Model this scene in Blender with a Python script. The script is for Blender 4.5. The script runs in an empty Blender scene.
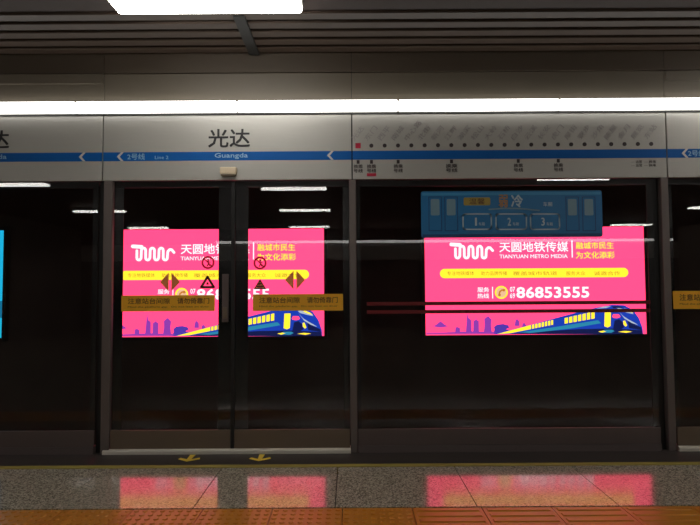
import bpy, bmesh, math, random
from mathutils import Matrix, Vector
random.seed(7)
S = bpy.context.scene
COL = S.collection
PI = math.pi

# ------------------------------------------------------------------ camera
F = 540.0
CAM = Vector((0.0, -4.4, 1.35))
RM = Matrix.Rotation(PI / 2 + math.radians(2.6), 3, 'X') @ Matrix.Rotation(math.radians(-0.35), 3, 'Z')
cd = bpy.data.cameras.new('camera')
cd.sensor_width = 36.0
cd.lens = 36.0 * F / 700.0
cd.clip_start = 0.02
cam = bpy.data.objects.new('camera', cd)
COL.objects.link(cam)
cam.matrix_world = Matrix.Translation(CAM) @ RM.to_4x4()
S.camera = cam


def at(px, py, Y=0.03):
    """point of the vertical plane y = Y seen at pixel (px, py) of the survey photograph"""
    d = RM @ Vector(((px - 350) / F, (262.5 - py) / F, -1.0))
    return CAM + d * ((Y - CAM.y) / d.y)


def at_z(px, py, Z=0.0):
    d = RM @ Vector(((px - 350) / F, (262.5 - py) / F, -1.0))
    return CAM + d * ((Z - CAM.z) / d.z)


# ------------------------------------------------------------------ materials
def lin(c):
    return tuple(((v / 255.0) / 12.92 if v / 255.0 <= 0.04045 else ((v / 255.0 + 0.055) / 1.055) ** 2.4) for v in c)


def new_mat(name):
    m = bpy.data.materials.new(name)
    m.use_nodes = True
    nt = m.node_tree
    b = nt.nodes['Principled BSDF']
    return m, nt, b


def mat(name, rgb, rough=0.5, metal=0.0, spec=0.5, noise=0.0, scale=20.0, stretch=None, bump=0.0):
    m, nt, b = new_mat(name)
    c = (*lin(rgb), 1)
    b.inputs['Base Color'].default_value = c
    b.inputs['Roughness'].default_value = rough
    b.inputs['Metallic'].default_value = metal
    b.inputs['Specular IOR Level'].default_value = spec
    if noise > 0 or bump > 0:
        tc = nt.nodes.new('ShaderNodeTexCoord')
        mp = nt.nodes.new('ShaderNodeMapping')
        if stretch:
            mp.inputs['Scale'].default_value = stretch
        nz = nt.nodes.new('ShaderNodeTexNoise')
        nz.inputs['Scale'].default_value = scale
        nz.inputs['Detail'].default_value = 4
        nt.links.new(tc.outputs['Object'], mp.inputs['Vector'])
        nt.links.new(mp.outputs['Vector'], nz.inputs['Vector'])
        if noise > 0:
            mx = nt.nodes.new('ShaderNodeMix')
            mx.data_type = 'RGBA'
            mx.inputs['A'].default_value = tuple(v * (1 - noise) for v in c[:3]) + (1,)
            mx.inputs['B'].default_value = tuple(min(1, v * (1 + noise)) for v in c[:3]) + (1,)
            nt.links.new(nz.outputs['Fac'], mx.inputs['Factor'])
            nt.links.new(mx.outputs['Result'], b.inputs['Base Color'])
        if bump > 0:
            bp = nt.nodes.new('ShaderNodeBump')
            bp.inputs['Strength'].default_value = bump
            bp.inputs['Distance'].default_value = 0.002
            nt.links.new(nz.outputs['Fac'], bp.inputs['Height'])
            nt.links.new(bp.outputs['Normal'], b.inputs['Normal'])
    return m


def glow(name, rgb_linear, strength=1.0):
    m, nt, b = new_mat(name)
    b.inputs['Base Color'].default_value = (0.02, 0.02, 0.02, 1)
    b.inputs['Roughness'].default_value = 0.6
    b.inputs['Emission Color'].default_value = (*rgb_linear, 1)
    b.inputs['Emission Strength'].default_value = strength
    return m


def glass_mat(name, tint, ior):
    m = bpy.data.materials.new(name)
    m.use_nodes = True
    nt = m.node_tree
    nt.nodes.clear()
    out = nt.nodes.new('ShaderNodeOutputMaterial')
    mix = nt.nodes.new('ShaderNodeMixShader')
    tr = nt.nodes.new('ShaderNodeBsdfTransparent')
    gl = nt.nodes.new('ShaderNodeBsdfGlossy')
    fr = nt.nodes.new('ShaderNodeFresnel')
    ge = nt.nodes.new('ShaderNodeNewGeometry')
    inv = nt.nodes.new('ShaderNodeMath')
    inv.operation = 'SUBTRACT'
    inv.inputs[0].default_value = 1.0
    mul = nt.nodes.new('ShaderNodeMath')
    mul.operation = 'MULTIPLY'
    tr.inputs['Color'].default_value = (*tint, 1)
    gl.inputs['Roughness'].default_value = 0.0
    fr.inputs['IOR'].default_value = ior
    nt.links.new(ge.outputs['Backfacing'], inv.inputs[1])
    nt.links.new(inv.outputs[0], mul.inputs[0])
    nt.links.new(fr.outputs[0], mul.inputs[1])
    nt.links.new(mul.outputs[0], mix.inputs['Fac'])
    nt.links.new(tr.outputs[0], mix.inputs[1])
    nt.links.new(gl.outputs[0], mix.inputs[2])
    nt.links.new(mix.outputs[0], out.inputs['Surface'])
    return m


def granite_mat():
    m, nt, b = new_mat('speckled_granite')
    tc = nt.nodes.new('ShaderNodeTexCoord')
    n1 = nt.nodes.new('ShaderNodeTexNoise')
    n1.inputs['Scale'].default_value = 75
    n1.inputs['Detail'].default_value = 5
    n1.inputs['Roughness'].default_value = 0.75
    v1 = nt.nodes.new('ShaderNodeTexVoronoi')
    v1.inputs['Scale'].default_value = 130
    add = nt.nodes.new('ShaderNodeMix')
    add.data_type = 'FLOAT'
    add.inputs['Factor'].default_value = 0.4
    rp = nt.nodes.new('ShaderNodeValToRGB')
    rp.color_ramp.elements[0].position = 0.36
    rp.color_ramp.elements[0].color = (*lin((108, 104, 90)), 1)
    rp.color_ramp.elements[1].position = 0.64
    rp.color_ramp.elements[1].color = (*lin((198, 192, 170)), 1)
    nt.links.new(tc.outputs['Object'], n1.inputs['Vector'])
    nt.links.new(tc.outputs['Object'], v1.inputs['Vector'])
    sep = nt.nodes.new('ShaderNodeSeparateColor')
    nt.links.new(v1.outputs['Color'], sep.inputs[0])
    nt.links.new(n1.outputs['Fac'], add.inputs['A'])
    nt.links.new(sep.outputs[0], add.inputs['B'])
    nt.links.new(add.outputs['Result'], rp.inputs['Fac'])
    nt.links.new(rp.outputs['Color'], b.inputs['Base Color'])
    b.inputs['Roughness'].default_value = 0.10
    b.inputs['Specular IOR Level'].default_value = 0.9
    return m


M = {}
M['granite'] = granite_mat()
M['joint'] = mat('dark_joint', (40, 34, 30), 0.8)
M['tactile'] = mat('orange_tactile_ceramic', (196, 130, 40), 0.28, spec=0.4, noise=0.12, scale=9)
M['header'] = mat('brushed_aluminium_panel', (186, 184, 177), 0.42, metal=0.25, noise=0.05, scale=6, stretch=(0.6, 1, 30))
M['bulkhead'] = mat('grey_bulkhead_panel', (108, 100, 87), 0.5, noise=0.06, scale=4)
M['bulkhead_dark'] = mat('dark_bulkhead_panel', (84, 73, 61), 0.6, noise=0.06, scale=4)
M['slat'] = mat('ceiling_slat_paint', (74, 60, 50), 0.5, noise=0.06, scale=3)
M['void'] = mat('dark_ceiling_void', (14, 12, 12), 0.9)
M['ceiling_board'] = mat('dark_ceiling_board', (70, 58, 54), 0.7, noise=0.05, scale=2)
M['bracket'] = mat('charcoal_cover_strip', (30, 30, 28), 0.6)
M['post'] = mat('bronze_grey_post', (112, 102, 98), 0.4, metal=0.3, noise=0.05, scale=4)
M['dark_frame'] = mat('black_frame', (18, 15, 14), 0.45)
M['frit'] = mat('black_glass_border', (20, 18, 17), 0.25)
M['kick'] = mat('brown_grey_kick_plate', (118, 102, 86), 0.45, metal=0.2, noise=0.06, scale=5)
M['kick_fixed'] = mat('dark_grey_kick_plate', (100, 87, 84), 0.45, metal=0.2, noise=0.06, scale=5)
M['base'] = mat('grey_base_rail', (96, 84, 82), 0.6)
M['sill'] = mat('dark_threshold_plate', (62, 54, 51), 0.5, noise=0.08, scale=12)
M['silver'] = mat('satin_aluminium', (226, 218, 204), 0.4, metal=0.2)
M['yellow_line'] = mat('olive_yellow_line', (164, 150, 70), 0.6)
M['yellow'] = mat('yellow_vinyl', (255, 214, 74), 0.5)
M['blue_stripe'] = mat('blue_line_vinyl', (6, 96, 176), 0.6, spec=0.25)
M['white_vinyl'] = mat('white_vinyl', (214, 214, 210), 0.5)
M['black_ink'] = mat('black_lettering', (22, 22, 24), 0.5)
M['grey_ink'] = mat('grey_lettering', (156, 150, 150), 0.6)
M['dark_ink'] = mat('dark_grey_lettering', (62, 52, 54), 0.6)
M['pale_blue'] = mat('pale_blue_lettering', (150, 196, 226), 0.5)
M['red_ink'] = mat('crimson_dot', (190, 24, 60), 0.5)
M['beige'] = mat('beige_indicator_housing', (226, 208, 176), 0.4)
M['beige_shadow'] = mat('indicator_shadow_beige', (120, 108, 84), 0.3)  # darker beige, shade under the indicator put into the colour
M['amber'] = mat('amber_label_vinyl', (248, 182, 36), 0.5)
M['amber_ink'] = mat('dark_brown_label_ink', (104, 64, 24), 0.6)
M['brown_arrow'] = mat('rust_arrow_vinyl', (255, 148, 84), 0.5)
M['red_stripe'] = mat('dark_red_stripe_vinyl', (112, 8, 14), 0.45)
M['red_ring'] = mat('deep_red_ring_vinyl', (255, 36, 84), 0.5)
M['sign_black'] = mat('sign_black_vinyl', (92, 44, 34), 0.5)
M['sticker_blue'] = mat('train_blue_vinyl', (20, 118, 178), 0.4)
M['sticker_light'] = mat('train_light_blue_vinyl', (60, 150, 198), 0.4)
M['sticker_dark'] = mat('train_dark_blue_vinyl', (14, 70, 124), 0.4)
M['sticker_grey'] = mat('train_window_vinyl', (124, 160, 176), 0.4)
M['sticker_white'] = mat('train_white_vinyl', (186, 206, 214), 0.5)
M['sticker_yellow'] = mat('train_yellow_vinyl', (180, 158, 76), 0.5)
M['sticker_orange'] = mat('train_orange_vinyl', (184, 138, 82), 0.5)
M['glass'] = glass_mat('tinted_screen_glass', (0.93, 0.93, 0.93), 1.62)
M['tunnel'] = mat('dark_tunnel_concrete', (74, 62, 56), 0.9, noise=0.3, scale=2.5)  # dark concrete, mottled at random
M['ballast'] = mat('dark_track_slab', (50, 42, 40), 0.95, noise=0.3, scale=5)
M['box_frame'] = mat('black_lightbox_frame', (24, 20, 20), 0.5)
M['lamp_white'] = glow('lamp_diffuser', (1.0, 0.965, 0.91), 17.0)
M['strip_white'] = glow('strip_diffuser', (1.0, 0.975, 0.93), 5.0)
M['lamp_body'] = mat('white_lamp_body', (200, 198, 190), 0.5)
AD = 2.6
M['ad_pink'] = glow('backlit_pink', (1.0, 0.042, 0.135), AD)
M['ad_white'] = glow('backlit_white', (1.0, 0.88, 0.92), AD * 0.58)
M['ad_yellow'] = glow('backlit_yellow', (1.0, 0.72, 0.03), AD * 0.65)
M['ad_olive'] = glow('backlit_olive', (0.55, 0.36, 0.03), 0.9)
M['ad_purple'] = glow('backlit_purple', (0.34, 0.06, 0.52), 1.0)
M['ad_blue'] = glow('backlit_blue', (0.012, 0.06, 0.55), 1.0)
M['ad_purple_blue'] = glow('backlit_violet', (0.10, 0.05, 0.50), 1.0)
M['ad_peach'] = glow('backlit_peach', (1.0, 0.60, 0.36), 1.1)
M['ad_amber'] = glow('backlit_amber', (0.75, 0.24, 0.02), 1.0)
M['ad_navy'] = glow('backlit_navy', (0.006, 0.012, 0.09), 1.0)
M['ad_teal'] = glow('backlit_teal', (0.03, 0.30, 0.50), 1.0)
M['ad_pale'] = glow('backlit_pale', (0.55, 0.62, 0.75), 1.0)
M['ad_cyan'] = glow('backlit_cyan', (0.01, 0.42, 0.68), 1.3)
M['ad_cyan_dark'] = glow('backlit_deep_cyan', (0.006, 0.18, 0.34), 1.0)
M['dim_wall'] = mat('far_wall_panel', (120, 112, 104), 0.6)


# ------------------------------------------------------------------ mesh helpers
class MB:
    def __init__(self):
        self.v, self.f = [], []

    def box(self, x0, x1, y0, y1, z0, z1, bev=0.0):
        if bev > 0:
            bm = bmesh.new()
            bmesh.ops.create_cube(bm, size=1.0)
            bmesh.ops.scale(bm, vec=(x1 - x0, y1 - y0, z1 - z0), verts=bm.verts)
            bmesh.ops.translate(bm, vec=((x0 + x1) / 2, (y0 + y1) / 2, (z0 + z1) / 2), verts=bm.verts)
            bmesh.ops.bevel(bm, geom=bm.edges[:], offset=bev, segments=2, affect='EDGES', profile=0.6)
            self.add_bm(bm)
            return self
        n = len(self.v)
        self.v += [(x0, y0, z0), (x1, y0, z0), (x1, y1, z0), (x0, y1, z0), (x0, y0, z1), (x1, y0, z1), (x1, y1, z1), (x0, y1, z1)]
        self.f += [tuple(n + i for i in q) for q in ((0, 3, 2, 1), (4, 5, 6, 7), (0, 1, 5, 4), (1, 2, 6, 5), (2, 3, 7, 6), (3, 0, 4, 7))]
        return self

    def add_bm(self, bm):
        n = len(self.v)
        bm.verts.index_update()
        self.v += [tuple(v.co) for v in bm.verts]
        self.f += [tuple(n + v.index for v in f.verts) for f in bm.faces]
        bm.free()

    def prism(self, pts, y0, y1):
        """outline in x,z (counter-clockwise seen from the platform) between y0 (front) and y1 (back)"""
        a = sum(pts[i][0] * pts[(i + 1) % len(pts)][1] - pts[(i + 1) % len(pts)][0] * pts[i][1] for i in range(len(pts)))
        if a < 0:
            pts = pts[::-1]
        n, k = len(self.v), len(pts)
        self.v += [(p[0], y0, p[1]) for p in pts] + [(p[0], y1, p[1]) for p in pts]
        self.f.append(tuple(range(n, n + k)))
        self.f.append(tuple(range(n + 2 * k - 1, n + k - 1, -1)))
        for i in range(k):
            j = (i + 1) % k
            self.f.append((n + j, n + i, n + k + i, n + k + j))
        return self

    def flat(self, pts, z0, z1):
        """outline in x,y between heights z0 and z1"""
        a = sum(pts[i][0] * pts[(i + 1) % len(pts)][1] - pts[(i + 1) % len(pts)][0] * pts[i][1] for i in range(len(pts)))
        if a < 0:
            pts = pts[::-1]
        n, k = len(self.v), len(pts)
        self.v += [(p[0], p[1], z0) for p in pts] + [(p[0], p[1], z1) for p in pts]
        self.f.append(tuple(range(n + k - 1, n - 1, -1)))
        self.f.append(tuple(range(n + k, n + 2 * k)))
        for i in range(k):
            j = (i + 1) % k
            self.f.append((n + i, n + j, n + k + j, n + k + i))
        return self

    def stroke(self, pts, w, y0, y1, closed=False):
        """a bent line of width w drawn in x,z with round joints"""
        k = len(pts)
        for i in range(k if closed else k - 1):
            a, b = Vector(pts[i]), Vector(pts[(i + 1) % k])
            d = b - a
            if d.length < 1e-6:
                continue
            n = Vector((-d.y, d.x)).normalized() * (w / 2)
            self.prism([tuple(a - n), tuple(b - n), tuple(b + n), tuple(a + n)], y0, y1)
        for p in pts:
            self.prism(circle(p[0], p[1], w / 2, 10), y0, y1)
        return self

    def ring(self, cx, cz, r0, r1, y0, y1, n=28):
        for i in range(n):
            a, b = 2 * PI * i / n, 2 * PI * (i + 1) / n
            self.prism([(cx + r0 * math.cos(a), cz + r0 * math.sin(a)), (cx + r1 * math.cos(a), cz + r1 * math.sin(a)),
                        (cx + r1 * math.cos(b), cz + r1 * math.sin(b)), (cx + r0 * math.cos(b), cz + r0 * math.sin(b))], y0, y1)
        return self

    def build(self, name, m, parent=None, origin=None):
        me = bpy.data.meshes.new(name)
        o0 = Vector(origin) if origin is not None else Vector((0, 0, 0))
        me.from_pydata([tuple(Vector(v) - o0) for v in self.v], [], self.f)
        me.materials.append(m)
        me.update()
        ob = bpy.data.objects.new(name, me)
        COL.objects.link(ob)
        ob.location = o0
        if parent is not None:
            ob.parent = parent
            chain = Vector((0, 0, 0))
            p = parent
            while p is not None:
                chain += Vector(p.location)
                p = p.parent
            ob.location = o0 - chain
        return ob


def circle(cx, cz, r, n=24):
    return [(cx + r * math.cos(2 * PI * i / n), cz + r * math.sin(2 * PI * i / n)) for i in range(n)]


def round_rect(x0, x1, z0, z1, r, n=5):
    pts = []
    for cx, cz, a0 in ((x1 - r, z1 - r, 0), (x0 + r, z1 - r, PI / 2), (x0 + r, z0 + r, PI), (x1 - r, z0 + r, 1.5 * PI)):
        for i in range(n + 1):
            a = a0 + PI / 2 * i / n
            pts.append((cx + r * math.cos(a), cz + r * math.sin(a)))
    return pts


def rect_frame(mb, x0, x1, z0, z1, w, y0, y1):
    mb.box(x0, x1, y0, y1, z0, z0 + w)
    mb.box(x0, x1, y0, y1, z1 - w, z1)
    mb.box(x0, x0 + w, y0, y1, z0 + w, z1 - w)
    mb.box(x1 - w, x1, y0, y1, z0 + w, z1 - w)
    return mb


_TEXT = {}


def text_polys(s, bold):
    key = (s, bold)
    if key not in _TEXT:
        cu = bpy.data.curves.new('lettering_source', 'FONT')
        cu.body = s
        cu.size = 1.0
        cu.offset = bold
        cu.resolution_u = 2
        tmp = bpy.data.objects.new('lettering_source', cu)
        COL.objects.link(tmp)
        bpy.context.view_layer.update()
        me = bpy.data.meshes.new_from_object(tmp.evaluated_get(bpy.context.evaluated_depsgraph_get()))
        _TEXT[key] = ([tuple(v.co) for v in me.vertices], [tuple(p.vertices) for p in me.polygons])
        bpy.data.objects.remove(tmp)
        bpy.data.curves.remove(cu)
        bpy.data.meshes.remove(me)
    return _TEXT[key]


def put_text(mb, s, x0, x1, z0, z1, y0, y1, bold=0.0, shear=0.0, rot=0.0):
    """letters filling the box x0..x1, z0..z1, front face at y0; bold strokes are thickened by that share of the height"""
    if bold > 0:
        b = bold * (z1 - z0)
        for k, (i, j) in enumerate(((1, 1), (-1, 1), (1, -1), (-1, -1), (0, 0))):
            put_text(mb, s, x0 + b + i * b, x1 - b + i * b, z0 + b + j * b, z1 - b + j * b, y0 + 0.00004 * k, y1, 0.0, shear, rot)
        return mb
    vs, fs = text_polys(s, bold)
    if not vs:
        return mb
    ax, bx = min(v[0] for v in vs), max(v[0] for v in vs)
    az, bz = min(v[1] for v in vs), max(v[1] for v in vs)
    pts = [((v[0] - ax) / max(1e-6, bx - ax) * (x1 - x0), (v[1] - az) / max(1e-6, bz - az) * (z1 - z0)) for v in vs]
    c, sn = math.cos(rot), math.sin(rot)
    pts = [(p[0] + shear * p[1], p[1]) for p in pts]
    pts = [(x0 + p[0] * c - p[1] * sn, z0 + p[0] * sn + p[1] * c) for p in pts]
    n, k = len(mb.v), len(pts)
    mb.v += [(p[0], y0, p[1]) for p in pts] + [(p[0], y1, p[1]) for p in pts]
    edges = {}
    for f in fs:
        mb.f.append(tuple(n + i for i in f))
        mb.f.append(tuple(n + k + i for i in f[::-1]))
        for i in range(len(f)):
            e = (f[i], f[(i + 1) % len(f)])
            edges[e] = edges.get(e, 0) + 1
    for (a, b) in edges:
        if (b, a) not in edges:
            mb.f.append((n + b, n + a, n + k + a, n + k + b))
    return mb


def tag(o, label=None, cat=None, group=None, kind=None):
    if label:
        o['label'] = label
    if cat:
        o['category'] = cat
    if group:
        o['group'] = group
    if kind:
        o['kind'] = kind
    return o


def thing(name, label, cat, loc, group=None):
    o = bpy.data.objects.new(name, None)
    o.empty_display_size = 0.1
    COL.objects.link(o)
    o.location = loc
    return tag(o, label, cat, group)


def struct(name, mb, m):
    return tag(mb.build(name, m), kind='structure')


# ------------------------------------------------------------------ the setting
XL, XR = -9.0, 11.0          # the stretch of platform that is built
YB = -13.6                   # far side of the island platform
FZ = 0.016                    # finished floor level
YP = at_z(350, 464.3, FZ).y   # front of the threshold plate
YL = at_z(350, 467.0, FZ).y   # front of the yellow line
YG = at_z(350, 507.3, FZ).y   # granite meets the tactile tiles
ZS = 3.29                    # underside of the linear ceiling

JX = [1.625 + 0.862 * k for k in range(-13, 11)]
g = MB()
edges_x = [XL] + [x for x in JX if XL + 0.1 < x < XR - 0.1] + [XR]
for a, b in zip(edges_x[:-1], edges_x[1:]):
    g.box(a + 0.003, b - 0.003, YG + 0.002, YL - 0.002, FZ - 0.05, FZ)
for a, b in zip(edges_x[:-1], edges_x[1:]):
    y = YG - 0.452
    while y > YB + 0.3:
        y2 = max(YB, y - 0.88)
        g.box(a + 0.003, b - 0.003, y2 + 0.003, y, FZ - 0.05, FZ)
        y = y2
struct('floor', g, M['granite'])
struct('floor_bed', MB().box(XL, XR, YB, 0.16, -0.30, FZ - 0.05), M['joint'])

t = MB()
TX = [0.366 + 0.421 * k for k in range(-21, 24)]
TX = [x for x in TX if XL < x < XR]
for a, b in zip(TX[:-1], TX[1:]):
    t.box(a + 0.0025, b - 0.0025, YG - 0.450, YG - 0.003, FZ - 0.05, FZ - 0.004)
    if b < 0.40:                                   # warning tiles, truncated domes
        if -2.9 < a:
            for i in range(8):
                for j in range(8):
                    cx, cy = a + 0.421 * (i + 0.5) / 8, YG - 0.003 - 0.447 * (j + 0.5) / 8
                    n = len(t.v)
                    for r, z in ((0.0175, FZ - 0.004), (0.0115, FZ + 0.001)):
                        t.v += [(cx + r * math.cos(2 * PI * q / 10), cy + r * math.sin(2 * PI * q / 10), z) for q in range(10)]
                    t.f.append(tuple(n + 10 + q for q in range(10)))
                    for q in range(10):
                        t.f.append((n + q, n + (q + 1) % 10, n + 10 + (q + 1) % 10, n + 10 + q))
    elif a < 3.4:                                  # guiding tiles, long bars
        for j in range(6):
            cy = YG - 0.003 - 0.447 * (j + 0.5) / 6
            n = len(t.v)
            x0, x1, hw = a + 0.022, b - 0.022, 0.021
            t.v += [(x0, cy - hw, FZ - 0.004), (x1, cy - hw, FZ - 0.004), (x1, cy + hw, FZ - 0.004), (x0, cy + hw, FZ - 0.004),
                    (x0 + .006, cy - hw + .006, FZ + 0.001), (x1 - .006, cy - hw + .006, FZ + 0.001), (x1 - .006, cy + hw - .006, FZ + 0.001), (x0 + .006, cy + hw - .006, FZ + 0.001)]
            t.f += [tuple(n + i for i in q) for q in ((4, 5, 6, 7), (0, 1, 5, 4), (1, 2, 6, 5), (2, 3, 7, 6), (3, 0, 4, 7))]
struct('floor_tactile_paving', t, M['tactile'])

struct('floor_threshold', MB().box(XL, XR, YP, 0.16, FZ - 0.05, FZ + 0.003), M['sill'])
struct('trim_1', MB().box(XL, XR, YL, YP - 0.0005, FZ - 0.05, FZ + 0.003), M['yellow_line'])

ZB, ZT = 2.235, 2.776
# bulkhead over the screen, split at the same seams as the header
SEAM = [XL, -4.62, -2.03, 0.022, 2.613, 5.2, 7.8, XR]
bl, bd = MB(), MB()
for a, b in zip(SEAM[:-1], SEAM[1:]):
    bl.box(a + 0.002, b - 0.002, 0.012, 0.2, ZT + 0.0005, 3.128)
    bd.box(a + 0.002, b - 0.002, 0.0, 0.2, 3.134, 3.31)
struct('trim_2', bl, M['bulkhead'])
struct('trim_3', bd, M['bulkhead_dark'])
struct('trim_shadow_gap', MB().box(XL, XR, -0.010, 0.012, ZT + 0.0005, at(350, 110.9, -0.045).z - 0.0005), M['dark_frame'])  # black bar paints the shadow gap between header and strip lights
struct('trim_4', MB().box(-4.6, -2.036, -0.006, 0.012, 3.045, 3.128, 0.003), M['bulkhead'])
struct('trim_5', MB().box(2.63, 5.2, 0.004, 0.012, 3.045, 3.128, 0.002), M['bulkhead'])
struct('wall_screen_back', MB().box(XL, XR, 0.0245, 0.25, 2.24, ZT), M['void'])
struct('wall_above_screen', MB().box(XL, XR, 0.201, 0.25, ZT + 0.001, 3.7), M['void'])

slat_y = [at_z(350, p, ZS).y for p in (54.0, 46.5, 38.8, 30.6, 22.0, 12.5)]
PITCH = (slat_y[0] - slat_y[-1]) / 5
for k in range(5):
    y1 = slat_y[0] - PITCH * k - 0.034
    y0 = slat_y[0] - PITCH * (k + 1) + 0.006
    s = MB()
    n = 6
    prof = [(y0, ZS + 0.03), (y0, ZS + 0.006), (y0 + 0.006, ZS), (y1 - 0.006, ZS), (y1, ZS + 0.006), (y1, ZS + 0.03)]
    v0 = len(s.v)
    s.v += [(XL, p[0], p[1]) for p in prof] + [(XR, p[0], p[1]) for p in prof]
    s.f += [(i, i + n, i + 1 + n, i + 1) for i in range(n - 1)]
    s.f += [(0, 5, 5 + n, n), tuple(range(n)), tuple(range(2 * n - 1, n - 1, -1))]
    struct('ceiling_slat', s, M['slat'])
YE = slat_y[0] - PITCH * 5
struct('ceiling', MB().box(XL, XR, YB, YE - 0.012, ZS + 0.004, ZS + 0.05), M['ceiling_board'])
struct('trim_6', MB().box(XL, XR, YE - 0.012, YE + 0.002, ZS - 0.012, ZS + 0.05), M['slat'])
struct('ceiling_void', MB().box(XL, XR, YE, 0.2, 3.66, 3.7), M['void'])

# ends of the platform, the far side and the tunnel
struct('wall_left', MB().box(XL - 0.1, XL, YB, 0.0, -0.3, 3.7), M['dim_wall'])
struct('wall_right', MB().box(XR, XR + 0.1, YB, 0.0, -0.3, 3.7), M['dim_wall'])
struct('wall_far', MB().box(XL, XR, YB - 0.1, YB, -0.3, 3.7), M['frit'])
struct('trim_7', MB().box(XL, XR, YB, YB + 0.02, 2.25, 2.80), M['header'])
YW = 2.97
struct('wall_tunnel', MB().box(XL - 3, XR + 3, YW, YW + 0.2, -1.3, 4.4), M['tunnel'])
struct('ceiling_tunnel', MB().box(XL - 3, XR + 3, 0.25, YW, 4.2, 4.4), M['tunnel'])
struct('floor_track', MB().box(XL - 3, XR + 3, 0.16, YW, -1.3, -1.1), M['ballast'])
struct('wall_platform_edge', MB().box(XL, XR, 0.16, 0.2, -1.1, -0.02), M['tunnel'])
struct('wall_tunnel_left', MB().box(XL - 3.1, XL - 3, 0.0, YW, -1.3, 4.4), M['tunnel'])
struct('wall_tunnel_right', MB().box(XR + 3, XR + 3.1, 0.0, YW, -1.3, 4.4), M['tunnel'])


# ------------------------------------------------------------------ lamps
ZL0, ZL1 = at(350, 110.9, -0.045).z, at(350, 99.6, -0.045).z


def strip_light(x0, x1, label):
    r = thing('strip_light', label, 'strip light', ((x0 + x1) / 2, -0.02, ZL0), 'strip lights along the top of the platform screen')
    MB().box(x0 + 0.004, x1 - 0.004, -0.012, 0.012, ZL0 + 0.002, ZL1 - 0.002).build('housing', M['lamp_body'], r)
    MB().box(x0 + 0.007, x1 - 0.007, -0.045, -0.012, ZL0, ZL1, 0.010).build('diffuser', M['strip_white'], r)
    return r


L0 = at(75, 105, -0.045).x
LP = (at(560, 105, -0.045).x - L0) / 3
names = {-1: 'glowing white strip light at far left of the screen, above the cut-off station name',
         0: 'glowing white strip light over the left post, left of the black station name',
         1: 'glowing white strip light above the black two-character station name and middle post',
         2: 'glowing white strip light above the left half of the route map',
         3: 'glowing white strip light above the right end of the route map and right post',
         4: 'glowing white strip light past the far right of the picture'}
for k in range(-5, 7):
    strip_light(L0 + LP * k, L0 + LP * (k + 1), names.get(k, 'glowing white strip light on the screen outside the picture'))


def ceiling_lamp(cx, cy, label, group):
    r = thing('ceiling_lamp', label, 'ceiling lamp', (cx, cy, ZS), group)
    b = MB()
    b.box(cx - 0.62, cx + 0.62, cy - 0.10, cy + 0.10, ZS - 0.065, ZS - 0.03, 0.006)
    b.build('housing', M['lamp_body'], r)
    d = MB()
    d.box(cx - 0.615, cx + 0.615, cy - 0.095, cy + 0.095, ZS - 0.105, ZS - 0.0655, 0.02)
    d.build('diffuser', M['lamp_white'], r)
    for s in (-0.45, 0.45):
        MB().box(cx + s - 0.02, cx + s + 0.02, cy - 0.02, cy + 0.02, ZS - 0.03, ZS + 0.004).build('mounting_stem', M['bracket'], r)
    return r


ROWS = (-0.945, -5.2, -8.5, -12.1)
LCX = at(211, 14, -0.86)
for j, row in enumerate(ROWS):
    for i in range(-1, 3):
        cy = row + (0.1, -0.45, 0.35, 0.0)[i + 1] * (j == 1)
        cx = (-0.925, -1.05, -1.08, -1.25)[j] + 4.95 * i
        if j == 0 and i == 0:
            ceiling_lamp(cx, cy, 'bright white ceiling lamp cut by the top edge of the picture', 'ceiling lamps over the platform')
        else:
            ceiling_lamp(cx, cy, 'white ceiling lamp over the platform, seen only as a streak mirrored in the screen glass', 'ceiling lamps over the platform')
r = thing('strip_light', 'white light line on the far platform screen, mirrored in the glass', 'strip light', (1, YB + 0.04, 2.82))
MB().box(-4.5, XR - 0.2, YB + 0.001, YB + 0.03, 2.82, 2.91).build('housing', M['lamp_body'], r)
MB().box(-4.5, XR - 0.2, YB + 0.031, YB + 0.06, 2.82, 2.91, 0.01).build('diffuser', M['strip_white'], r)

a, b = at_z(239, 17, ZS - 0.01), at_z(249, 52, ZS - 0.01)
c = MB()
c.box(-0.822, -0.738, slat_y[-1] + 0.02, -0.02, ZS - 0.022, ZS + 0.0005, 0.003)
o = c.build('cover_strip', M['bracket'], None, ((-0.78), -0.35, ZS - 0.001))
tag(o, 'dark grey cover strip crossing the ceiling slats behind the ceiling lamp', 'ceiling strip')

# ------------------------------------------------------------------ header panels
Z0, Z1 = 2.396, 2.469      # the blue band


def header(x0, x1, label):
    r = thing('header_panel', label, 'header panel', ((x0 + x1) / 2, 0.0, ZB), 'aluminium header panels above the screen doors')
    MB().box(x0 + 0.005, x1 - 0.005, 0.0, 0.024, ZB, ZT, 0.003).build('panel', M['header'], r)
    MB().box(x0 + 0.005, x1 - 0.005, -0.0015, 0.0, Z0, Z1).build('blue_stripe', M['blue_stripe'], r)
    return r


def chevron(r, px, w=0.055):
    x = at(px, 155, 0).x
    zc, h = (Z0 + Z1) / 2, 0.036
    MB().prism([(x, zc), (x + w * 0.62, zc + h), (x + w, zc + h), (x + w * 0.42, zc), (x + w, zc - h), (x + w * 0.62, zc - h)], -0.004, -0.0016).build('arrow_chevron', M['white_vinyl'], r)


def line_text(r, px0, px1, px2, px3):
    zc = (Z0 + Z1) / 2
    put_text(MB(), '2号线', at(px0, 155, 0).x, at(px1, 155, 0).x, zc - 0.026, zc + 0.026, -0.003, -0.0016, 0.01).build('lettering', M['pale_blue'], r)
    put_text(MB(), 'Line 2', at(px2, 155, 0).x, at(px3, 155, 0).x, zc - 0.022, zc + 0.006, -0.003, -0.0016).build('lettering', M['pale_blue'], r)


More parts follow.
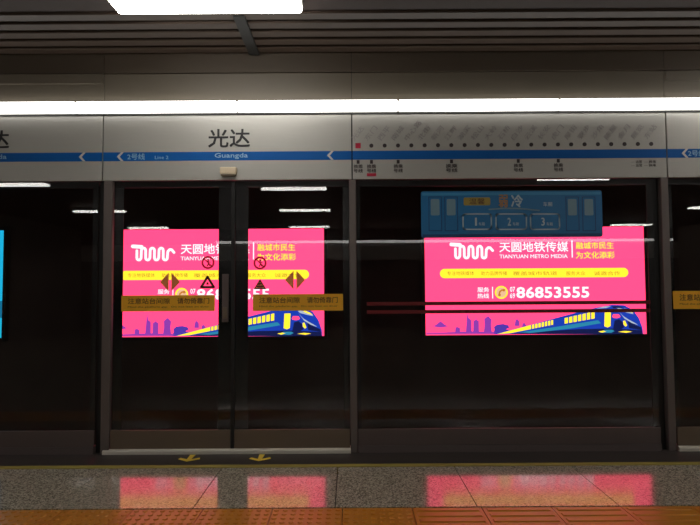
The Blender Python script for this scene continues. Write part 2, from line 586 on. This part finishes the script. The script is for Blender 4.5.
def station(r, xc):
    put_text(MB(), '光达', xc - 0.172, xc + 0.172, 2.505, 2.658, -0.004, -0.0003, 0.014).build('station_name', M['black_ink'], r)
    put_text(MB(), 'Guangda', xc - 0.118, xc + 0.155, 2.408, 2.458, -0.003, -0.0016, 0.012).build('lettering', M['pale_blue'], r)


h1 = header(-4.62, -2.03, 'header panel at far left with the cut-off station name and one white chevron')
station(h1, -2.975)
chevron(h1, 79)
h2 = header(-2.03, 0.022, 'header panel with whole black station name above the pair of sliding doors')
station(h2, -0.99)
chevron(h2, 117)
line_text(h2, 127.5, 145, 155, 168.5)
chevron(h2, 327)
xc = at(229, 171, 0).x
lm = MB()
lm.box(xc - 0.068, xc + 0.068, -0.045, 0.0, 2.275, 2.335, 0.012)
lo = lm.build('door_indicator', M['beige'], h2)
MB().box(xc - 0.06, xc + 0.06, -0.040, -0.004, 2.262, 2.277, 0.005).build('lens', M['beige_shadow'], lo)  # dark slab drawn in for the shadow below the indicator, not a lens
h3 = header(0.022, 2.613, 'long header panel with the route map of small station dots')
h4 = header(2.613, 5.2, 'header panel at far right edge, right of the route map')
chevron(h4, 681.5)
line_text(h4, 688, 705, 714, 728)
header(-7.2, -4.62, 'header panel outside the picture on the left')
header(5.2, 7.8, 'header panel outside the picture on the right')

# route map
N = 23
sx0, sx1 = at(358, 143, 0).x, at(651, 141, 0).x
stops = ['光达', '东门', '西平', '南城', '中心路', '北街', '新河', '江畔', '湖滨', '松山', '大岭', '石桥', '白沙', '云溪', '长安', '虎门', '厚街', '寮步', '沙角', '陈屋', '金月', '展览', '东站']
for k in range(N):
    x = sx0 + (sx1 - sx0) * k / (N - 1)
    d = MB().prism(circle(x, 2.512, 0.017, 12), -0.003, -0.0003)
    if k == 0:
        d.box(x - 0.022, x + 0.022, -0.004, -0.0031, 2.49, 2.534)
    d.build('station_dot', M['red_ink'] if k == 0 else M['dark_ink'], h3)
    nm = stops[k]
    put_text(MB(), nm, x - 0.028, x - 0.028 + 0.058 * len(nm) + 0.02, 2.548, 2.548 + 0.045, -0.002, -0.0003, 0.0, 0, math.radians(52)).build('station_lettering', M['grey_ink'], h3)
for k, wide in ((0, 0), (1, 0), (3, 0), (7, 1), (12, 0), (15, 0)):
    x = sx0 + (sx1 - sx0) * k / (N - 1)
    MB().box(x - 0.012, x + 0.012, -0.002, -0.0003, 2.362, 2.392).build('interchange_tick', M['dark_ink'], h3)
    w = 0.038 if not wide else 0.048
    q = MB()
    put_text(q, '换乘', x - w, x + w, 2.324, 2.356, -0.002, -0.0003, 0.02)
    put_text(q, '号线', x - w, x + w, 2.288, 2.320, -0.002, -0.0003, 0.02)
    q.build('interchange_lettering', M['dark_ink'], h3)
    if k == 1:
        MB().box(x - w, x + w, -0.002, -0.0003, 2.258, 2.283).build('interchange_mark', M['red_ink'], h3)
xa, xb = at(631, 160, 0).x, at(656, 160, 0).x
lg = MB()
for z in (2.365, 2.335):
    put_text(lg, '— 运营', xa, xa + 0.09, z - 0.012, z + 0.012, -0.002, -0.0003)
    put_text(lg, '— 换乘', xb - 0.10, xb, z - 0.012, z + 0.012, -0.002, -0.0003)
lg.build('map_legend', M['dark_ink'], h3)


# ------------------------------------------------------------------ screen: posts, panels, doors
def post(x0, x1, label, seal=False):
    p = MB()
    p.box(x0, x1, 0.0, 0.13, FZ + 0.0032, ZB - 0.002, 0.006)
    o = p.build('post', M['post'], None, ((x0 + x1) / 2, 0.0, FZ + 0.0032))
    tag(o, label, 'post', 'posts of the platform screen')
    if seal:
        MB().box(x0 - 0.055, x0 - 0.001, 0.05, 0.13, FZ + 0.0032, ZB - 0.002).build('rubber_seal', M['dark_frame'], o)
    return o


post(-2.018, -1.948, 'slim bronze-grey post left of the pair of sliding doors', True)
post(-0.004, 0.052, 'slim bronze-grey post between the right sliding door and the striped glass panel')
post(2.556, 2.616, 'slim bronze-grey post at the right, beside the striped glass panel', True)
post(-4.65, -4.59, 'slim bronze-grey post outside the picture on the left')
post(4.6, 4.66, 'slim bronze-grey post outside the picture on the right')

GY0, GY1 = 0.026, 0.036
ZK, ZG = 0.205, ZB - 0.003
ZR = 2.18
FRONT = GY0 - 0.0015


def fixed_panel(x0, x1, label):
    r = thing('glass_panel', label, 'glass panel', ((x0 + x1) / 2, 0.03, FZ + 0.0032), 'fixed glass panels of the platform screen')
    MB().box(x0, x1, GY0, GY1, 0.076, ZG).build('glass', M['glass'], r)
    MB().box(x0, x1, 0.012, 0.0255, 0.075, ZK, 0.003).build('kick_plate', M['kick_fixed'], r)
    MB().box(x0, x1, 0.004, 0.08, FZ + 0.0032, 0.0745).build('base_rail', M['base'], r)
    MB().box(x0, x1, GY1 + 0.0005, 0.041, ZR, ZG).build('top_rail', M['dark_frame'], r)
    for a, b in ((x0, x0 + 0.03), (x1 - 0.045, x1)):
        MB().box(a, b, GY1 + 0.0005, 0.040, ZK, ZR).build('stile', M['dark_frame'], r)
    return r


pl = fixed_panel(-4.588, -2.075, 'dark plain glass panel at the far left, cyan glow at its edge')
pm = fixed_panel(0.056, 2.498, 'wide glass panel with two red stripes and a blue train sticker')
for py in (303.0, 311.2):
    z = at(510, py).z
    MB().box(at(367, 305).x, 2.452, FRONT, GY0 - 0.0002, z - 0.0145, z + 0.0145).build('red_stripe', M['red_stripe'], pm)

# blue train sticker
sx, ex = at(421, 215).x, at(602, 215).x
zt, zb = at(510, 191).z, at(510, 237.5).z
st = MB().prism(round_rect(sx, ex, zb, zt, 0.02), FRONT, GY0 - 0.0002).build('train_sticker', M['sticker_blue'], pm)
Y0, Y1 = FRONT - 0.0012, FRONT - 0.0001
W = ex - sx


def sxz(px, py):
    p = at(px, py)
    return p.x, p.z


MB().box(sx + 0.01, ex - 0.01, Y0, Y1, zt - 0.035, zt - 0.012).build('roof_band', M['sticker_light'], st)
MB().box(sx + 0.01, ex - 0.01, Y0, Y1, zb + 0.004, zb + 0.03).build('skirt_band', M['sticker_dark'], st)
for px in (435, 451, 572, 588.5):
    x, z = sxz(px, 207)
    rect_frame(MB(), x - 0.055, x + 0.055, z - 0.20, z + 0.085, 0.006, Y0, Y1).build('door_outline', M['sticker_dark'], st)
    MB().prism(round_rect(x - 0.036, x + 0.036, z - 0.07, z + 0.065, 0.01), Y0 - 0.0005, Y1).build('train_window', M['sticker_grey'], st)
x, z = sxz(463.5, 205.5); x2, z2 = sxz(490, 197.5)
y_ = MB().prism(round_rect(x, x2, z, z2, 0.012), Y0, Y1).build('yellow_tag', M['sticker_yellow'], st)
put_text(MB(), '温馨', x + 0.045, x2 - 0.045, z + 0.008, z2 - 0.008, Y0 - 0.001, Y0 - 0.0001).build('lettering', M['sign_black'], y_)
x, z = sxz(498.5, 207.5); x2, z2 = sxz(507.5, 194.5)
put_text(MB(), '弱', x, x2, z, z2, Y0, Y1, 0.02).build('lettering', M['sticker_orange'], st)
x, z = sxz(511, 207.5); x2, z2 = sxz(522.5, 194.5)
put_text(MB(), '冷', x, x2, z, z2, Y0, Y1, 0.02).build('lettering', M['sticker_white'], st)
x, z = sxz(543, 206.5); x2, z2 = sxz(552, 202)
put_text(MB(), '车厢', x, x2, z, z2, Y0, Y1, 0.01).build('lettering', M['sticker_white'], st)
sw = []
for k in range(12):
    u = k / 11
    sw.append(sxz(489 + 50 * u, 209.5 - 1.2 * math.sin(u * PI * 1.2) + 0.3 * u))
MB().stroke(sw, 0.012, Y0, Y1).build('swoosh', M['sticker_grey'], st)
for px0, px1, dg in ((463, 491, '1'), (496, 526, '2'), (530.5, 559, '3')):
    a = sxz(px0, 229.5); b = sxz(px1, 214)
    pts = round_rect(a[0], b[0], a[1], b[1], 0.02)
    MB().stroke(pts, 0.011, Y0, Y1, True).build('carriage_box', M['sticker_white'], st)
    m_ = (a[0] + b[0]) / 2
    put_text(MB(), dg, m_ - (0.018 if dg == '1' else 0.03), m_ - 0.002, a[1] + 0.03, b[1] - 0.03, Y0, Y1, 0.02).build('carriage_number', M['sticker_white'], st)
    put_text(MB(), '车厢', m_ + 0.012, m_ + 0.062, a[1] + 0.03, a[1] + 0.058, Y0, Y1).build('lettering', M['sticker_white'], st)


def door_leaf(x0, x1, s0, s1, label):
    r = thing('sliding_door', label, 'sliding door', ((x0 + x1) / 2, 0.03, 0.0565), 'glass sliding doors of the platform screen')
    MB().box(x0, x1, GY0, GY1, 0.076, ZG).build('glass', M['glass'], r)
    MB().box(x0, x1, 0.014, 0.0255, 0.0565, ZK, 0.003).build('kick_plate', M['kick'], r)
    MB().box(x0, x1, GY1 + 0.0005, 0.041, ZR, ZG).build('top_rail', M['dark_frame'], r)
    MB().box(x0, x0 + s0, GY1 + 0.0005, 0.040, ZK, ZR).build('stile', M['frit'], r)
    MB().box(x1 - s1, x1, GY1 + 0.0005, 0.040, ZK, ZR).build('stile', M['frit'], r)
    return r


def safety_label(r, x0, x1, z0, z1, big, small):
    l = MB().prism(round_rect(x0, x1, z0, z1, 0.006), FRONT - 0.0003, GY0 - 0.0002).build('safety_label', M['amber'], r)
    w, h = x1 - x0, z1 - z0
    q = MB()
    put_text(q, big[0], x0 + 0.07 * w, x0 + 0.52 * w, z0 + 0.46 * h, z0 + 0.82 * h, FRONT - 0.0012, FRONT - 0.0004, 0.012)
    put_text(q, big[1], x0 + 0.60 * w, x0 + 0.94 * w, z0 + 0.46 * h, z0 + 0.82 * h, FRONT - 0.0012, FRONT - 0.0004, 0.012)
    q.build('lettering', M['amber_ink'], l)
    put_text(MB(), small, x0 + 0.07 * w, x0 + 0.94 * w, z0 + 0.2 * h, z0 + 0.33 * h, FRONT - 0.0012, FRONT - 0.0004).build('lettering', M['amber_ink'], l)
    return l


def no_entry(r, px, py):
    c = at(px, py, FRONT)
    q = MB().ring(c.x, c.z, 0.038, 0.054, FRONT - 0.0005, GY0 - 0.0002)
    o = q.build('prohibition_sign', M['red_ring'], r)
    MB().stroke([(c.x - 0.032, c.z + 0.032), (c.x + 0.032, c.z - 0.032)], 0.010, FRONT - 0.0012, FRONT - 0.0006).build('slash', M['red_ring'], o)
    p = MB()
    p.prism(circle(c.x + 0.002, c.z + 0.022, 0.008, 10), FRONT - 0.0002, GY0 - 0.0002)
    p.stroke([(c.x, c.z + 0.012), (c.x + 0.004, c.z - 0.008), (c.x - 0.006, c.z - 0.028)], 0.009, FRONT - 0.0002, GY0 - 0.0002)
    p.stroke([(c.x + 0.004, c.z - 0.008), (c.x + 0.014, c.z - 0.026)], 0.008, FRONT - 0.0002, GY0 - 0.0002)
    p.stroke([(c.x, c.z + 0.008), (c.x + 0.018, c.z + 0.002)], 0.007, FRONT - 0.0002, GY0 - 0.0002)
    p.build('pictogram', M['sign_black'], o)


def warn_triangle(r, px, py, filled):
    c = at(px, py, FRONT)
    h, w = 0.085, 0.052
    T = [(c.x - w, c.z - h / 2), (c.x + w, c.z - h / 2), (c.x, c.z + h / 2)]
    if filled:
        o = MB().prism(T, FRONT - 0.0005, GY0 - 0.0002).build('warning_triangle', M['sign_black'], r)
        q = MB()
        for k, ww in enumerate((0.034, 0.024, 0.012)):
            q.box(c.x - ww, c.x + ww, FRONT - 0.0011, FRONT - 0.0006, c.z - 0.032 + 0.02 * k, c.z - 0.026 + 0.02 * k)
        q.build('lettering', M['brown_arrow'], o)
    else:
        o = MB().stroke(T, 0.020, FRONT - 0.0005, GY0 - 0.0002, True).build('warning_triangle', M['sign_black'], r)
        MB().prism([(c.x - 0.012, c.z - 0.022), (c.x + 0.012, c.z - 0.022), (c.x + 0.006, c.z - 0.002), (c.x - 0.006, c.z - 0.002)], FRONT - 0.0004, GY0 - 0.0002).build('pictogram', M['sign_black'], o)


def open_arrows(r, px, py):
    c = at(px, py, FRONT)
    for s in (-1, 1):
        MB().prism([(c.x + s * 0.012, c.z + 0.075), (c.x + s * 0.012, c.z - 0.075), (c.x + s * 0.082, c.z)], FRONT - 0.0005, GY0 - 0.0002).build('arrow_sticker', M['brown_arrow'], r)


dl = door_leaf(-1.944, -0.973, 0.078, 0.108, 'left leaf of the sliding door pair, with outlined warning triangle')
a, b = at(121.5, 311.5), at(215, 295)
safety_label(dl, a.x, b.x, a.z, b.z, ('注意站台间隙', '请勿倚靠门'), 'Mind the platform gap   Do not lean on door')
no_entry(dl, 208, 262.5)
warn_triangle(dl, 207.5, 282, False)
open_arrows(dl, 170, 282)
hd = MB()
p0, p1 = at(222.5, 322), at(229.5, 274)
hd.box(p0.x, p1.x - 0.004, 0.008, GY0 - 0.0003, p0.z, p1.z, 0.004)
ho = hd.build('release_handle', M['kick_fixed'], dl)
MB().box(p0.x + 0.008, p1.x - 0.012, -0.006, 0.0075, p0.z + 0.03, p0.z + 0.12, 0.004).build('lever', M['kick'], ho)

dr = door_leaf(-0.943, -0.008, 0.106, 0.05, 'right leaf of the sliding door pair, with filled warning triangle')
a, b = at(253, 311), at(343, 293.8)
safety_label(dr, a.x, b.x, a.z, b.z, ('注意站台间隙', '请勿倚靠门'), 'Mind the platform gap   Do not lean on door')
no_entry(dr, 260, 263)
warn_triangle(dr, 260, 284, True)
open_arrows(dr, 295, 280)
MB().box(-0.9725, -0.9435, 0.012, 0.042, 0.0565, ZB - 0.01).build('rubber_seal', M['dark_frame'], dl)

dn = door_leaf(2.632, 3.60, 0.03, 0.108, 'sliding door at the far right edge behind the right post')
a, b = at(673, 309), at(673, 291)
safety_label(dn, a.x, a.x + 0.76, a.z, b.z, ('注意站台间隙', '请勿倚靠门'), 'Mind the platform gap   Do not lean on door')
do = door_leaf(3.632, 4.59, 0.108, 0.05, 'sliding door leaf outside the picture on the right')

# bright sill strips under the doors
for x0, x1, lb in ((-1.995, -0.002, 'bright aluminium sill strip under the pair of sliding doors'),
                   (2.632, 4.6, 'bright aluminium sill strip under the far right sliding door')):
    s = MB()
    prof = [(-0.012, FZ + 0.0032), (0.075, FZ + 0.0032), (0.075, 0.056), (0.012, 0.056), (-0.008, 0.050), (-0.012, 0.042)]
    k = len(prof)
    s.v += [(x0, p[0], p[1]) for p in prof] + [(x1, p[0], p[1]) for p in prof]
    s.f += [tuple(range(k)), tuple(range(2 * k - 1, k - 1, -1))] + [(i, i + k, (i + 1) % k + k, (i + 1) % k) for i in range(k)]
    me = s.build('sill_strip', M['silver'], None, ((x0 + x1) / 2, 0.03, FZ + 0.0032))
    bm = bmesh.new(); bm.from_mesh(me.data); bmesh.ops.recalc_face_normals(bm, faces=bm.faces); bm.to_mesh(me.data); bm.free()
    tag(me, lb, 'sill strip')

# yellow arrows on the threshold
for cx, lb in ((-1.262, 'yellow floor arrow on the threshold below the left door leaf'),
               (-0.710, 'yellow floor arrow on the threshold below the right door leaf')):
    q = MB()
    y = at_z(189, 461.5, FZ).y + 0.005
    q.flat([(cx - 0.016, y + 0.02), (cx + 0.016, y + 0.02), (cx + 0.022, y + 0.15), (cx - 0.022, y + 0.15)], FZ + 0.0035, FZ + 0.0045)
    q.flat([(cx, y - 0.02), (cx, y + 0.025), (cx - 0.075, y + 0.075), (cx - 0.085, y + 0.04)], FZ + 0.0035, FZ + 0.0046)
    q.flat([(cx, y - 0.02), (cx + 0.085, y + 0.04), (cx + 0.075, y + 0.075), (cx, y + 0.025)], FZ + 0.0035, FZ + 0.0047)
    tag(q.build('floor_arrow', M['yellow'], None, (cx, y, FZ + 0.0035)), lb, 'floor arrow')

# ------------------------------------------------------------------ light boxes on the tunnel wall
PY = 2.9          # face of the posters
AX0, AX1 = at(425, 281, PY).x, at(645, 281, PY).x
AZ0, AZ1 = at(535, 334.6, PY).z, at(535, 227.2, PY).z
PITCHX = at(571, 245, PY).x - at(251, 245, PY).x


def lightbox_shell(x0, x1, label, face):
    r = thing('lightbox', label, 'advertising lightbox', ((x0 + x1) / 2, YW, AZ0), 'advertising lightboxes on the tunnel wall')
    MB().box(x0 - 0.045, x1 + 0.045, PY + 0.012, YW, AZ0 - 0.045, AZ1 + 0.045).build('case', M['box_frame'], r)
    rect_frame(MB(), x0 - 0.045, x1 + 0.045, AZ0 - 0.045, AZ1 + 0.045, 0.045, PY - 0.012, PY + 0.012).build('frame', M['box_frame'], r)
    p = MB().box(x0, x1, PY, PY + 0.011, AZ0, AZ1).build('poster', face, r)
    return r, p


def pink_ad(dx, label, shift=0.0):
    r, p = lightbox_shell(AX0 + dx, AX1 + dx, label, M['ad_pink'])
    ya, yb = PY - 0.003, PY - 0.0005

    def q(px, py):
        # place by the layout of the right-hand poster
        v = at(px, py, PY)
        return v.x + dx + shift, v.z

    def txt(s, px0, px1, py0, py1, m, bold=0.02, name='lettering'):
        a, b = q(px0, py1), q(px1, py0)
        put_text(MB(), s, a[0], b[0], a[1], b[1], ya, yb, bold).build(name, m, p)

    # squiggle logo
    w = 0.035
    lg = MB()
    lg.stroke([q(451.2, 244.4), q(460.0, 245.0)], 0.05, ya, yb)
    tops = 246.2
    bots = 258.0
    seq = []
    xa = [455.4, 459.8, 464.2, 468.6, 473.0, 477.4, 481.8, 486.2]
    for k, x in enumerate(xa[:-1]):
        nx = xa[k + 1]
        y_from, y_to = (tops + 2.5, bots - 2.5) if k % 2 == 0 else (bots - 2.5, tops + 2.5)
        seq += [(x, y_from), (x + 0.1, y_to)]
        mid, rr = (x + nx) / 2, (nx - x) / 2
        for s in range(1, 6):
            a = PI * s / 6
            seq.append((mid - rr * math.cos(a), y_to + (2.6 if k % 2 == 0 else -2.6) * math.sin(a)))
    seq += [(486.3, 249.6), (488.2, 247.6), (490.2, 247.8), (492.6, 250.6)]
    lg.stroke([q(*s) for s in seq], w, ya, yb)
    lg.build('logo', M['ad_white'], p)
    txt('天圆地铁传媒', 499.5, 568, 241.6, 252.2, M['ad_white'], 0.012)
    txt('TIANYUAN METRO MEDIA', 499.5, 567.5, 254.2, 258.4, M['ad_white'], 0.01)
    a, b = q(571.7, 257.5), q(572.4, 240.5)
    MB().box(a[0], b[0], ya, yb, a[1], b[1]).build('divider', M['ad_white'], p)
    txt('融城市民生', 576, 613.5, 241.8, 249.0, M['ad_yellow'], 0.01)
    txt('为文化添彩', 576, 614.5, 251.4, 258.6, M['ad_yellow'], 0.01)
    a, b = q(440, 278.2), q(628, 267.8)
    bn = MB().prism(round_rect(a[0], b[0], a[1], b[1], (b[1] - a[1]) / 2 - 0.001, 8), ya, yb).build('yellow_band', M['ad_yellow'], p)
    for s, x0, x1 in (('专注地铁媒体', 447, 474), ('助力品牌传播', 481, 507), ('覆盖城市轨道', 513, 557), ('服务大众', 566, 585), ('诚邀合作', 594, 620)):
        a, b = q(x0, 275.4), q(x1, 271.2)
        put_text(MB(), s, a[0], b[0], a[1], b[1], ya - 0.002, ya - 0.0002).build('lettering', M['ad_olive'], bn)
    txt('服务', 477.5, 489, 287.2, 292.2, M['ad_white'], 0.012)
    txt('热线', 477.5, 489, 293.4, 298.4, M['ad_white'], 0.012)
    a, b = q(492.2, 298.5), q(492.9, 286.8)
    MB().box(a[0], b[0], ya, yb, a[1], b[1]).build('divider', M['ad_white'], p)
    c = q(501.3, 292.4)
    MB().ring(c[0], c[1], 0.068, 0.088, ya, yb).build('telephone_ring', M['ad_yellow'], p)
    MB().prism(circle(c[0], c[1], 0.068, 28), ya + 0.0008, yb).build('telephone_disc', M['ad_peach'], p)
    hs = MB()
    hs.stroke([(c[0] - 0.030, c[1] - 0.030), (c[0] - 0.022, c[1] + 0.008), (c[0] + 0.004, c[1] + 0.030), (c[0] + 0.030, c[1] + 0.034)], 0.020, ya, yb)
    hs.prism(circle(c[0] - 0.026, c[1] - 0.034, 0.018, 12), ya - 0.0004, yb)
    hs.prism(circle(c[0] + 0.034, c[1] + 0.030, 0.018, 12), ya - 0.0004, yb)
    hs.build('telephone', M['ad_amber'], p)
    txt('07', 510, 515, 286.8, 291.8, M['ad_white'], 0.012)
    txt('69', 510, 515, 293.2, 298.2, M['ad_white'], 0.012)
    txt('86853555', 516.5, 589, 286.6, 298.2, M['ad_white'], 0.03, 'telephone_number')

    # skyline
    sk = MB()
    yk = PY - 0.0022

    def poly(mb, pts, y0=None, y1=None):
        mb.prism([q(*t_) for t_ in pts], y0 if y0 is not None else yk, y1 if y1 is not None else yb)

    poly(sk, [(465.8, 333.5), (466.8, 318), (467.6, 312.5), (468.6, 318), (471.2, 320), (471.6, 333.5)])
    poly(sk, [(473.2, 333.5), (473.4, 321), (476, 319.5), (478.8, 321), (479, 333.5)])
    poly(sk, [(483.6, 333.5), (484.6, 325), (484.2, 319), (488, 315.8), (491.6, 319.5), (491, 325), (492, 333.5)])
    poly(sk, [(514.6, 326), (515.4, 320.5), (517, 318.6), (519.2, 321), (519.6, 326)])
    poly(sk, [(433, 326.5), (437, 324), (440.5, 321), (444, 324), (448, 326.5), (440.5, 327.6)])
    poly(sk, [(426, 334.0), (426, 332.8), (448, 332.2), (470, 331.2), (495, 332.0), (495, 334.0)])
    poly(sk, [(475.6, 320), (476, 316.8), (476.6, 320)])
    poly(sk, [(455, 333.5), (455.4, 327.5), (457.6, 326.8), (460, 328), (460.2, 333.5)])
    poly(sk, [(522, 327), (522.4, 323.4), (524.6, 322.8), (526.6, 326)])
    sk.build('skyline', M['ad_purple'], p)
    dm = MB()
    poly(dm, [(492.5, 333.8), (494.5, 330.2), (494, 327), (497, 324.6), (503, 324), (508, 325.2), (509.5, 327.6), (506, 329.2), (510, 330.4), (503, 333.8)])
    dm.build('dome', M['ad_purple_blue'], p)
    # train running out to the right
    y1_, y2_, y3_ = PY - 0.003, PY - 0.004, PY - 0.005
    tr = MB()
    poly(tr, [(493, 334.2), (520, 327.5), (545, 320.8), (575, 313), (598, 307.2), (612, 304.8), (624, 305.2), (633, 310), (639, 318.5), (642.5, 328), (643, 334.2)], y1_)
    tro = tr.build('train', M['ad_blue'], p)
    nv = MB()
    poly(nv, [(505, 334.1), (540, 331.4), (580, 329), (612, 328.5), (642, 330), (642.6, 334.1)], y2_, y1_ - 0.0002)
    nv.build('underframe', M['ad_navy'], tro)
    tl = MB()
    poly(tl, [(520, 332.2), (560, 326.2), (598, 320.2), (601, 323.2), (570, 328.6), (530, 333)], y3_, y1_ - 0.0002)
    tl.build('teal_band', M['ad_teal'], tro)
    ys = MB()
    poly(ys, [(497, 334), (530, 325.2), (553, 319.8), (553, 324.6), (530, 329.2), (510, 333.2)], y2_, y1_ - 0.0002)
    ys.build('window_band', M['ad_yellow'], tro)
    mul = MB()
    for k in range(7):
        x = 531 + k * 3.2
        yt = 325.0 - (x - 530) * 0.235
        poly(mul, [(x, yt + 4.8), (x, yt), (x + 0.9, yt - 0.2), (x + 0.9, yt + 4.6)], y3_, y2_ - 0.0002)
    mul.build('window_bars', M['ad_blue'], tro)
    for k in range(7):
        x = 564.5 + k * 4.45
        yt = 318.2 - (x - 564) * 0.225
        wb = MB()
        poly(wb, [(x, yt + 5.6 + k * 0.22), (x, yt), (x + 3.3, yt - 0.75), (x + 3.3, yt + 5.0 + k * 0.22)], y2_, y1_ - 0.0002)
        wb.build('train_window', M['ad_yellow'], tro)
    dw = MB()
    poly(dw, [(604.2, 326.2), (604.6, 311.6), (610.8, 311.4), (610.4, 326.0), (607.5, 327.4)], y2_, y1_ - 0.0002)
    dw.build('train_door', M['ad_yellow'], tro)
    nb = MB()
    poly(nb, [(613, 328.5), (614.5, 320.5), (619, 319.2), (622.5, 322), (624, 327.5), (621, 329)], y2_, y1_ - 0.0002)
    poly(nb, [(627.5, 320.2), (632.5, 323.4), (637, 325.6), (641, 327.2), (641.6, 330), (629, 328.2)], y2_, y1_ - 0.0002)
    poly(nb, [(611.5, 306.4), (617, 306.0), (624, 307.2), (620, 308.0), (613.5, 308.4)], y2_, y1_ - 0.0002)
    nb.build('dark_nose_panel', M['ad_navy'], tro)
    yb_ = MB()
    poly(yb_, [(624.5, 308.4), (630.5, 310.8), (633.2, 313.0), (628, 311.6), (623.4, 309.6)], y3_, y2_ - 0.0002)
    poly(yb_, [(598, 331.6), (603, 330.6), (606, 331.4), (602, 332.6)], y3_ - 0.001, y3_ - 0.0002)
    poly(yb_, [(618, 331.8), (625, 330.8), (632, 331.6), (626, 332.8)], y3_, y2_ - 0.0002)
    yb_.build('yellow_accent', M['ad_yellow'], tro)
    pk = MB()
    poly(pk, [(612.2, 316.5), (613.2, 314.2), (618.5, 314.2), (620.4, 316.8), (617, 318.2), (613, 317.8)], y2_, y1_ - 0.0002)
    pk.build('pink_badge', M['ad_pink'], tro)
    ws = MB()
    poly(ws, [(623, 321), (624.8, 320.4), (627, 325.4), (625.4, 326.6), (623.4, 324.6)], y2_, y1_ - 0.0002)
    ws.build('headlight', M['ad_yellow'], tro)
    ws = MB()
    poly(ws, [(616, 307.2), (622, 308.6), (631.5, 312.0), (633.8, 314.2), (627, 312.8), (620, 311.0)], y2_, y1_ - 0.0002)
    ws.build('windscreen', M['ad_pale'], tro)
    ws = MB()
    poly(ws, [(619, 311.6), (623, 316), (628, 319.2), (634, 322.4), (638, 325), (631, 322.8), (624.4, 318.6)], y2_, y1_ - 0.0002)
    poly(ws, [(596, 308.6), (604, 306.4), (611, 306.2), (606, 308.0)], y2_, y1_ - 0.0002)
    ws.build('pale_trim', M['ad_pale'], tro)
    bu = MB()
    poly(bu, [(600, 332.6), (604, 329.8), (612, 329.6), (614.5, 331), (611, 332.8)], y3_, y2_ - 0.0002)
    bu.build('coupler', M['ad_teal'], tro)
    return r


pink_ad(0.0, 'pink backlit advertisement behind the red-striped glass panel')
pink_ad(-PITCHX, 'pink backlit advertisement behind the pair of sliding doors', 0.022)
cx1 = at(3.2, 280, PY).x
r, p = lightbox_shell(cx1 - (AX1 - AX0), cx1, 'cyan backlit advertisement just showing at the left edge of the picture', M['ad_cyan'])
MB().box(cx1 - 2.0, cx1, PY - 0.003, PY - 0.0005, at(2, 318, PY).z, at(2, 301, PY).z).build('deep_cyan_band', M['ad_cyan_dark'], p)

# ------------------------------------------------------------------ world and view
w = bpy.data.worlds.new('station_dark')
S.world = w
w.use_nodes = True
w.node_tree.nodes['Background'].inputs[0].default_value = (0.01, 0.01, 0.01, 1)
w.node_tree.nodes['Background'].inputs[1].default_value = 0.3
S.view_settings.view_transform = 'Standard'
S.view_settings.look = 'None'
S.view_settings.exposure = 0.0
S.view_settings.gamma = 1.0
S.view_settings.use_curve_mapping = False
S.cycles.max_bounces = 10
S.cycles.transparent_max_bounces = 16
S.cycles.sample_clamp_indirect = 6.0
